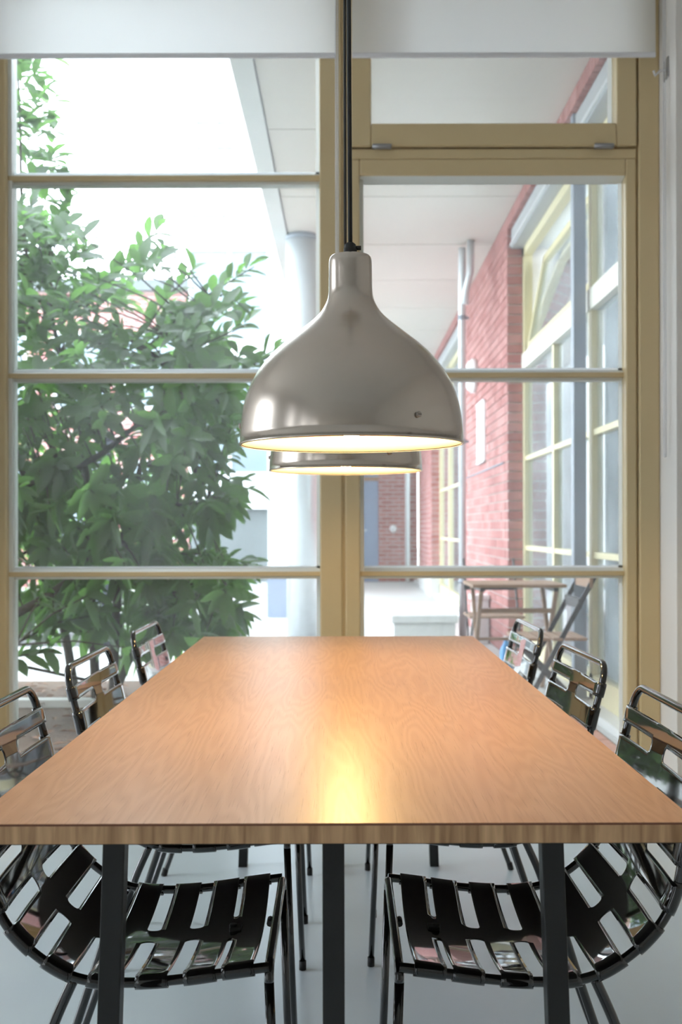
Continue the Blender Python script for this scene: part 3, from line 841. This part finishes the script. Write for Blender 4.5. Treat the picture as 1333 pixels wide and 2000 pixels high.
for l in leaves[:290]:
    b0, dd, up, ln, wd, dr = l
    x = dd.normalized(); yv = up.cross(x)
    if yv.length < 1e-3: yv = x.orthogonal()
    yv.normalize(); zv = x.cross(yv)
    Mx = Matrix((x, yv, zv)).transposed().to_4x4()
    o = bpy.data.objects.new('leaf', refm[min(2, int(dr * 4))]); col.objects.link(o); o.parent = sh
    o.matrix_local = Matrix.Translation(b0) @ Mx @ Matrix.Scale(ln, 4)
fo = MB()
for l in leaves[290:]:
    v, f = leaf_verts(*l); fo.add(v, f, True)
o = fo.build('foliage', M['leaf'], sh, fix=False); o['kind'] = 'stuff'

hd = thing('hedge', 'low bright green hedge beyond the kerb, far side of the paving', 'hedge', (-3.9, 11.5, 0))
hm = MB()
for i in range(2600):
    p = Vector((random.uniform(-2.6, 2.2), random.uniform(-.5, .5), random.uniform(.05, 1.5 + .3 * random.random())))
    dd = Vector((random.uniform(-1, 1), random.uniform(-1, .4), random.uniform(-.4, 1))).normalized()
    ln = random.uniform(.09, .16)
    v, f = leaf_verts(p, dd, Vector((0, 0, 1)), ln, ln * .5, .3); hm.add(v, f, True)
o = hm.build('foliage', M['hedge'], hd, fix=False); o['kind'] = 'stuff'
st = MB()
for i in range(16):
    x = -2.5 + i * .3
    st.tube([(x, 0, 0), (x + .05, .02, .7), (x, 0, 1.2)], .012, 6)
st.build('stems', M['bark'], hd)
t = thing('bollard_post', 'dark blue-grey post standing on the paving behind the laurel shrub', 'post', (-2.17, 9.7, 0))
MB().tube([(0, 0, 0), (0, 0, 1.85)], .075, 20).build('shaft', M['darkpost'], t)
MB().lathe([(.085, 1.85), (.085, 1.9), (.06, 1.94), (0, 1.95)], 20).build('cap', M['darkpost'], t)

# ------------------------------------------------------------------ outdoor folding table, chairs, bottle
t = thing('folding_table', 'slatted brown folding bistro table outside by the wing windows', 'table', (1.12, 7.15, 0))
for i in range(6):
    MB().box(-.30, .30, -.29 + i * .098, -.205 + i * .098, .715, .735).build('slat', M['slat'], t)
MB().box(-.25, -.22, -.28, .29, .69, .715).box(.22, .25, -.28, .29, .69, .715).build('rail', M['iron'], t)
for x in (-.24, .24):
    for s_ in (1, -1):
        MB().bar((x, -.25 * s_, 0), (x, .25 * s_, .70), .025, .025).build('leg', M['slat'], t)
MB().bar((-.24, 0, .36), (.24, 0, .36), .02, .02).bar((-.24, -.17, .56), (.24, -.17, .56), .03, .03).build('brace', M['slat'], t)
def bistro(loc, rz, label):
    t = thing('folding_chair', label, 'chair', loc, rz, 'folding bistro chairs outside')
    for s_ in (-.19, .19):
        MB().bar((.20, s_, 0), (-.26, s_, .86), .012, .028).build('leg', M['iron'], t)      # runs up into the back post
        MB().bar((-.22, s_ * .9, 0), (.20, s_ * .9, .44), .012, .028).build('leg', M['iron'], t)
    for i in range(6):
        MB().box(-.19 + i * .07, -.135 + i * .07, -.20, .20, .445, .462).build('slat', M['slat'], t)
    for q, z in enumerate((.66, .78)):
        x = .20 - .46 * z / .86
        MB().box(x - .008, x + .012, -.20, .20, z - .03, z + .03).build('backrest_slat', M['slat'] if q else M['iron'], t)
    MB().bar((-.13, -.19, .26), (-.13, .19, .26), .012, .012).build('brace', M['iron'], t)
    return t
bistro((1.10, 7.95, 0), R(-90), 'folding slatted chair pushed in beyond the outdoor bistro table')
bistro((1.21, 6.40, 0), R(180), 'folding slatted chair with leaning back, right before the grey steel post')
t = thing('water_bottle', 'blue plastic bottle on the ground below the outdoor chairs', 'bottle', (1.135, 7.55, 0))
MB().lathe([(0, 0), (.042, 0), (.045, .02), (.045, .22), (.04, .25), (.018, .29), (.018, .31)], 20).build('body', M['blue'], t)
MB().lathe([(.02, .31), (.02, .335), (0, .335)], 16).build('cap', M['white'], t)

# ------------------------------------------------------------------ dining table
TZ, TW, TY0, TY1, TXC = 0.737, 0.900, 1.322, 3.60, -0.018
tb = thing('dining_table', 'long oak veneered dining table on a black metal frame', 'table', (TXC, (TY0 + TY1) / 2, 0), R(0.15))
L2 = (TY1 - TY0) / 2
MB().box(-TW / 2, TW / 2, -L2, L2, TZ - 0.0250, TZ - 0.0015).build('tabletop', M['edge'], tb)
MB().box(-TW / 2 + .001, TW / 2 - .001, -L2 + .001, L2 - .001, TZ - 0.0262, TZ - 0.0250).build('shaded_underside', M['underside'], tb)  # dark sheet: its colour carries the shade below the tabletop
MB().box(-TW / 2, TW / 2, -L2, L2, TZ - 0.0015, TZ).build('veneer', M['wood'], tb)
MB().box(-TW / 2 - .0004, TW / 2 + .0004, -L2 - .0004, L2 + .0004, TZ - 0.0030, TZ - .0008).build('veneer_edge', M['vedge'], tb)
LEGZ = TZ - 0.0262
for yy in (-L2 + 0.10, L2 - 0.10):
    for x in (-0.287, 0, 0.287):
        xb = x * 1.085
        b = MB()
        q = 0.0145
        b.add([(xb - q, yy - q, 0), (xb + q, yy - q, 0), (xb + q, yy + q, 0), (xb - q, yy + q, 0),
               (x - q, yy - q, LEGZ - .004), (x + q, yy - q, LEGZ - .004), (x + q, yy + q, LEGZ - .004), (x - q, yy + q, LEGZ - .004)],
              [(3, 2, 1, 0), (4, 5, 6, 7), (0, 1, 5, 4), (1, 2, 6, 5), (2, 3, 7, 6), (3, 0, 4, 7)])
        b.build('leg', M['black_satin'], tb, 0.0015)
    MB().box(-.30, .30, yy - .02, yy + .02, LEGZ - .004, LEGZ).build('mounting_plate', M['black_satin'], tb)

# ------------------------------------------------------------------ dining chairs
PROF = [(0.0, .448), (.055, .441), (.11, .433), (.16, .428), (.21, .426), (.26, .428), (.30, .439), (.338, .462), (.37, .49), (.395, .522), (.412, .562),
        (.422, .61), (.433, .67), (.445, .72), (.457, .766)]
HW = 0.205     # half width between the tube centres
TR = 0.0075
U0 = 0.23
prof = catmull([(u, 0, z) for u, z in PROF], 12)
arc = [0.0]
for a, b in zip(prof[:-1], prof[1:]): arc.append(arc[-1] + (b - a).length)
LTOT = arc[-1]
def at(s):
    s = max(0, min(LTOT - 1e-6, s))
    lo = 0
    for i in range(len(arc) - 1):
        if arc[i + 1] >= s: lo = i; break
    f = (s - arc[lo]) / (arc[lo + 1] - arc[lo])
    p = prof[lo].lerp(prof[lo + 1], f)
    i0 = max(lo - 2, 0); i1 = min(lo + 3, len(prof) - 1)
    tg = (prof[i1] - prof[i0]).normalized()
    nr = Vector((-tg.z, 0, tg.x))       # towards the sitter: up over the seat, forward along the back
    return p, tg, nr
def loc(u, y, z): return Vector((U0 - u, y, z))   # chair faces +x
def shell_mesh():
    NFIN = 10
    fw_, g0, gp = 0.048, 0.0095, 0.0238
    zones = []; s = 0.022
    for i in range(NFIN):
        zones.append(('f', s, s + fw_)); s += fw_
        if i < NFIN - 1:
            gw = g0 if i == 0 else gp
            zones.append(('g', s, s + gw, 0.052 if i == 0 else 0.024 + (0.012 if i > 5 else 0))); s += gw
    end = s
    RC = 0.009
    rows = []       # (s, zone limit, has_finger)
    def tin(z, s_):
        half = (z[2] - z[1]) / 2; q = (s_ - (z[1] + z[2]) / 2) / half
        q = max(-1, min(1, q))
        return z[3] + RC * (1 - math.sqrt(max(0, 1 - abs(q) ** 2.6)))
    for i, z in enumerate(zones):
        if z[0] == 'f':
            la = tin(zones[i - 1], z[1]) if i > 0 else 0.033
            lb_ = tin(zones[i + 1], z[2]) if i < len(zones) - 1 else 0.033
            for q in range(7):
                f = q / 6
                rows.append((z[1] + (z[2] - z[1]) * f, la + (lb_ - la) * f, True, 'f'))
        else:
            for q in range(1, 12):
                f = 0.5 - 0.5 * math.cos(PI * q / 12)
                ss = z[1] + (z[2] - z[1]) * f
                rows.append((ss, tin(z, ss), False, 'g'))
    CORE = 0.020
    core_t = [-CORE, -CORE / 2, 0, CORE / 2, CORE]
    NZ, NF, NA = 3, 7, 9
    RT = TR + 0.0022
    mb = MB(); idx = []
    def pos(s_, t_):
        p, tg, nr = at(s_)
        f = s_ / end
        dip = 0.020 if f < .45 else max(0.007, 0.020 - 0.045 * (f - .45))
        h = RT - dip * (1 - (t_ / HW) ** 2)
        q = p + nr * h
        return loc(q.x, t_, q.z)
    def wrap(s_, side, ang):
        p, tg, nr = at(s_)
        q = p + nr * (RT * math.sin(ang))
        return loc(q.x, side * (HW + RT * math.cos(ang)), q.z)
    for (s_, lim, fin, k_) in rows:
        row = {}
        for j, t_ in enumerate(core_t): row[('c', j)] = pos(s_, t_)
        for side in (-1, 1):
            for j in range(1, NZ + 1): row[(side, 'z', j)] = pos(s_, side * (CORE + (lim - CORE) * j / NZ))
            if fin:
                for j in range(1, NF + 1): row[(side, 'e', j)] = pos(s_, side * (lim + (HW - lim) * j / NF))
                for j in range(1, NA + 1): row[(side, 'w', j)] = wrap(s_, side, R(90 - 255 * j / NA))
        d = {}
        for kk, v in row.items(): d[kk] = len(mb.v); mb.v.append(tuple(v))
        idx.append(d)
    def chain(side):
        c = [('c', 2 + 2 * side)] + [(side, 'z', j) for j in range(1, NZ + 1)] + [(side, 'e', j) for j in range(1, NF + 1)] + [(side, 'w', j) for j in range(1, NA + 1)]
        return c
    for a, b in zip(idx[:-1], idx[1:]):
        seqs = [[('c', j) for j in range(5)], chain(-1)[::-1], chain(1)]
        for sq in seqs:
            for k1, k2 in zip(sq[:-1], sq[1:]):
                if all(q in a for q in (k1, k2)) and all(q in b for q in (k1, k2)):
                    mb.f.append((a[k1], a[k2], b[k2], b[k1])); mb.sm.append(True)
    return mb, end
def make_chair():
    t = thing('dining_chair', 'chair', 'chair')
    mb, end = shell_mesh()
    o = mb.build('shell', M['black_gloss'], t)
    sd = o.modifiers.new('solidify', 'SOLIDIFY'); sd.thickness = 0.0018; sd.offset = 0
    # one bent tube: rail, handle over the top, rail
    side = [loc(p.x, HW, p.z) for p in prof]
    cr = 0.040
    top = prof[-1]; tg = (prof[-1] - prof[-4]).normalized()
    pts = side[:]
    for q in range(1, 9):
        a = PI / 2 * q / 8
        c = top + tg * (cr * math.sin(a))
        pts.append(loc(c.x, HW - cr * (1 - math.cos(a)), c.z))
    other = [Vector((p.x, -p.y, p.z)) for p in pts][::-1]
    MB().tube(pts + other, TR, 14).build('back_frame', M['black_gloss'], t)
    # front bar and legs
    def arcpts(sgn):
        out = []
        for q in range(0, 9):
            a = PI / 2 * q / 8
            out.append(loc(0, sgn * (HW - .022 + .022 * math.sin(a)), .448 - .022 * (1 - math.cos(a))))
        return out
    bar = arcpts(-1)[::-1] + arcpts(1)
    MB().tube(bar, TR, 14).build('front_bar', M['black_gloss'], t)
    for sgn in (-1, 1):
        lg = MB().tube([loc(0, sgn * HW, .426), loc(-.008, sgn * HW, .2), loc(-.016, sgn * (HW + .004), .012)], TR, 14).build('leg', M['black_gloss'], t)
        MB().tube([loc(-.016, sgn * (HW + .004), 0), loc(-.016, sgn * (HW + .004), .022)], TR + .0015, 12).build('foot', M['rubber'], lg)
        P = catmull([loc(.292, sgn * (HW - .012), .428), loc(.322, sgn * (HW - .010), .36), loc(.352, sgn * (HW - .006), .27), loc(.41, sgn * HW, .10), loc(.442, sgn * HW, .012)], 6)
        lg = MB().tube(P, TR + .0006, 14).build('leg', M['black_gloss'], t)
        MB().tube([loc(.446, sgn * HW, 0), loc(.44, sgn * HW, .022)], TR + .002, 12).build('foot', M['rubber'], lg)
    # rubber buffers on the front slot and on the front bar
    p, tg, nr = at(.0745)
    c = p + nr * (-.010)
    b = loc(c.x, 0, c.z)
    MB().box(b.x - .006, b.x + .014, -.014, .010, b.z - .010, b.z + .006).tube([b + Vector((0, 0, -.012)), b + Vector((0, 0, .009))], .007, 10).build('buffer', M['rubber'], t, .002)
    c = loc(.011, 0, .441)
    MB().tube([c + Vector((0, -.012, 0)), c + Vector((0, .012, 0))], .005, 8).tube([c + Vector((0, 0, -.008)), c + Vector((0.004, 0, .006))], .004, 8).build('bar_clip', M['rubber'], t)
    return t
ch = make_chair()
spots = [(-.345, 1.80, R(0.5), 'black slotted metal chair on the shrub side of the table, at the near end'),
         (-.352, 2.47, R(0), 'black slotted metal chair on the shrub side of the table, middle of three'),
         (-.358, 3.20, R(0), 'black slotted metal chair on the shrub side of the table, closest to the window'),
         (.310, 1.80, R(180), 'black slotted metal chair on the brick-wing side of the table, at the near end'),
         (.318, 2.50, R(182), 'black slotted metal chair on the brick-wing side of the table, middle of three'),
         (.322, 3.25, R(181), 'black slotted metal chair on the brick-wing side of the table, closest to the window')]
for i, (x, y, rz, lab) in enumerate(spots):
    c = ch if i == 0 else copy_tree(ch)
    c.location = (x, y, 0); c.rotation_euler = (0, 0, rz)
    tag(c, lab, 'chair', 'black slotted metal dining chairs')

# ------------------------------------------------------------------ pendant lamps
ZP = [(110, 92), (114, 106), (122, 113), (135, 117.5), (150, 119), (200, 119.5), (300, 121), (330, 123), (355, 129), (380, 139), (405, 153), (430, 170), (460, 199), (490, 234), (520, 272),
      (560, 322), (600, 372), (650, 428), (700, 474), (760, 519), (820, 553), (880, 578), (940, 595), (1000, 606), (1060, 613), (1100, 616), (1150, 617)]
sp = .0003357
outer = [(r * sp, (1160 - y) * sp) for y, r in ZP]
def pendant(loc_, label, tilt):
    t = thing('pendant_lamp', label, 'lamp', loc_, 0, 'spun metal pendant lamps over the table')
    t.rotation_euler = (0, tilt, 0)
    o = [(0.0, outer[0][1])] + outer + [(.2085, .0035), (.2085, 0), (.2045, -.0004)]
    MB().lathe(o, 96).build('shade', M['alu'], t)
    inn_ = [(.2045, -.0004), (.2035, .004)] + [(max(r - .0035, .004), z - .003) for r, z in outer[::-1]] + [(0.0, outer[0][1] - .003)]
    MB().lathe(inn_, 96).build('inner_shade', M['enamel'], t)
    top = outer[0][1]
    MB().tube([(0, 0, top), (0, 0, CEIL - loc_[2] - .03)], .0042, 10).build('cord', M['cord'], t)
    g_ = MB().lathe([(.0125, top - .001), (.0125, top + .012), (.0105, top + .014), (.0105, top + .020), (.006, top + .024)], 16).build('cord_grip', M['cord'], t)
    MB().tube([(0.010, 0, top + .014), (.020, 0, top + .014)], .0042, 8).build('screw', M['cord'], g_)
    MB().lathe([(.055, CEIL - loc_[2]), (.055, CEIL - loc_[2] - .02), (.04, CEIL - loc_[2] - .035), (0, CEIL - loc_[2] - .036)], 32).build('ceiling_rose', M['black_satin'], t)
    MB().tube([(0, 0, .10), (0, 0, .30)], .022, 16).build('bulb_holder', M['enamel'], t)
    bl = []
    for i in range(7):
        a = PI / 2 * i / 6
        bl.append((max(.0005, .014 * math.sin(a)), .016 - .014 * math.cos(a)))
    bl += [(.014, .045), (.0135, .050)]
    MB().lathe([(.014, .049), (.016, .055), (.016, .085), (.020, .105)], 24, caps=True).build('bulb_base', M['enamel'], t)
    MB().lathe(bl, 24).build('bulb', M['bulb'], t)
    for a in (-57, 63, 177):
        a = R(a); r = .2055; z = .038
        c = Vector((math.cos(a) * r, math.sin(a) * r, z)); d = Vector((math.cos(a), math.sin(a), .02)).normalized()
        s_ = MB().tube([c, c + d * .004, c + d * .0055], [.0052, .0052, .004], 12).build('screw', M['steel'], t)
        sd = d.cross(Vector((0, 0, 1))).normalized()
        MB().bar(c + d * .0056 - sd * .0035, c + d * .0056 + sd * .0035, .0007, .0009).build('screw_slot', M['rubber'], s_)
    return t
pendant((.0138, 2.0, 1.254), 'brushed metal dome pendant lamp hanging over the near half of the table', R(-0.25))
pendant((.0042, 2.92, 1.254), 'brushed metal dome pendant lamp mostly hidden behind the first lamp', 0)

# ------------------------------------------------------------------ roller blinds
def blind(label, x0, x1, zb, chain_x, chain_z):
    t = thing('roller_blind', label, 'blind', ((x0 + x1) / 2, 4.30, 0), 0, 'white roller blinds')
    h = (x1 - x0) / 2
    n = 12
    MB().add([(-h, 0, zb), (h, 0, zb), (h, 0, 3.62), (-h, 0, 3.62)], [(0, 1, 2, 3)]).build('fabric', M['blind'], t)
    MB().box(-h, h, -.007, .007, zb - .016, zb + .004).build('bottom_bar', M['chain'], t, .004)
    MB().tube([(-h - .01, .03, 3.60), (h + .01, .03, 3.60)], .035, 18).build('roller', M['chain'], t)
    c = chain_x - (x0 + x1) / 2
    if chain_x is not None:
        pts = [(c - .004, -.02, 3.58)] + [(c - .004, -.02, chain_z + .02), (c - .002, -.02, chain_z), (c + .002, -.02, chain_z), (c + .004, -.02, chain_z + .02), (c + .004, -.02, 3.58)]
        cm_ = MB().tube(pts, .0022, 6)
        z = chain_z + .02
        while z < 3.3:
            for s_ in (-1, 1):
                cm_.lathe([(.0004, -.0026), (.0032, 0), (.0004, .0026)], 6, (c + s_ * .004, -.02, z))
            z += .0115
        o = cm_.build('bead_chain', M['chain'], t)
    return t
blind('white roller blind pulled down a little over the shrub-side window', -1.75, -.029, 2.995, -.0262, 2.10)
blind('white roller blind pulled down a little over the window with the tilting sash', .034, 1.250, 2.995, 1.278, 1.38)
# hook on the plaster reveal
t = thing('chain_bracket', 'small metal bracket screwed to the white plaster beside the window frame', 'bracket', (OX1, 4.32, 2.93))
MB().box(-.004, 0, -.03, .03, -.03, .05).build('plate', M['hinge'], t)
MB().tube([(0, 0, .01), (-.03, -.01, 0), (-.05, -.01, -.02), (-.055, -.01, 0)], .005, 8).build('hook', M['chain'], t)
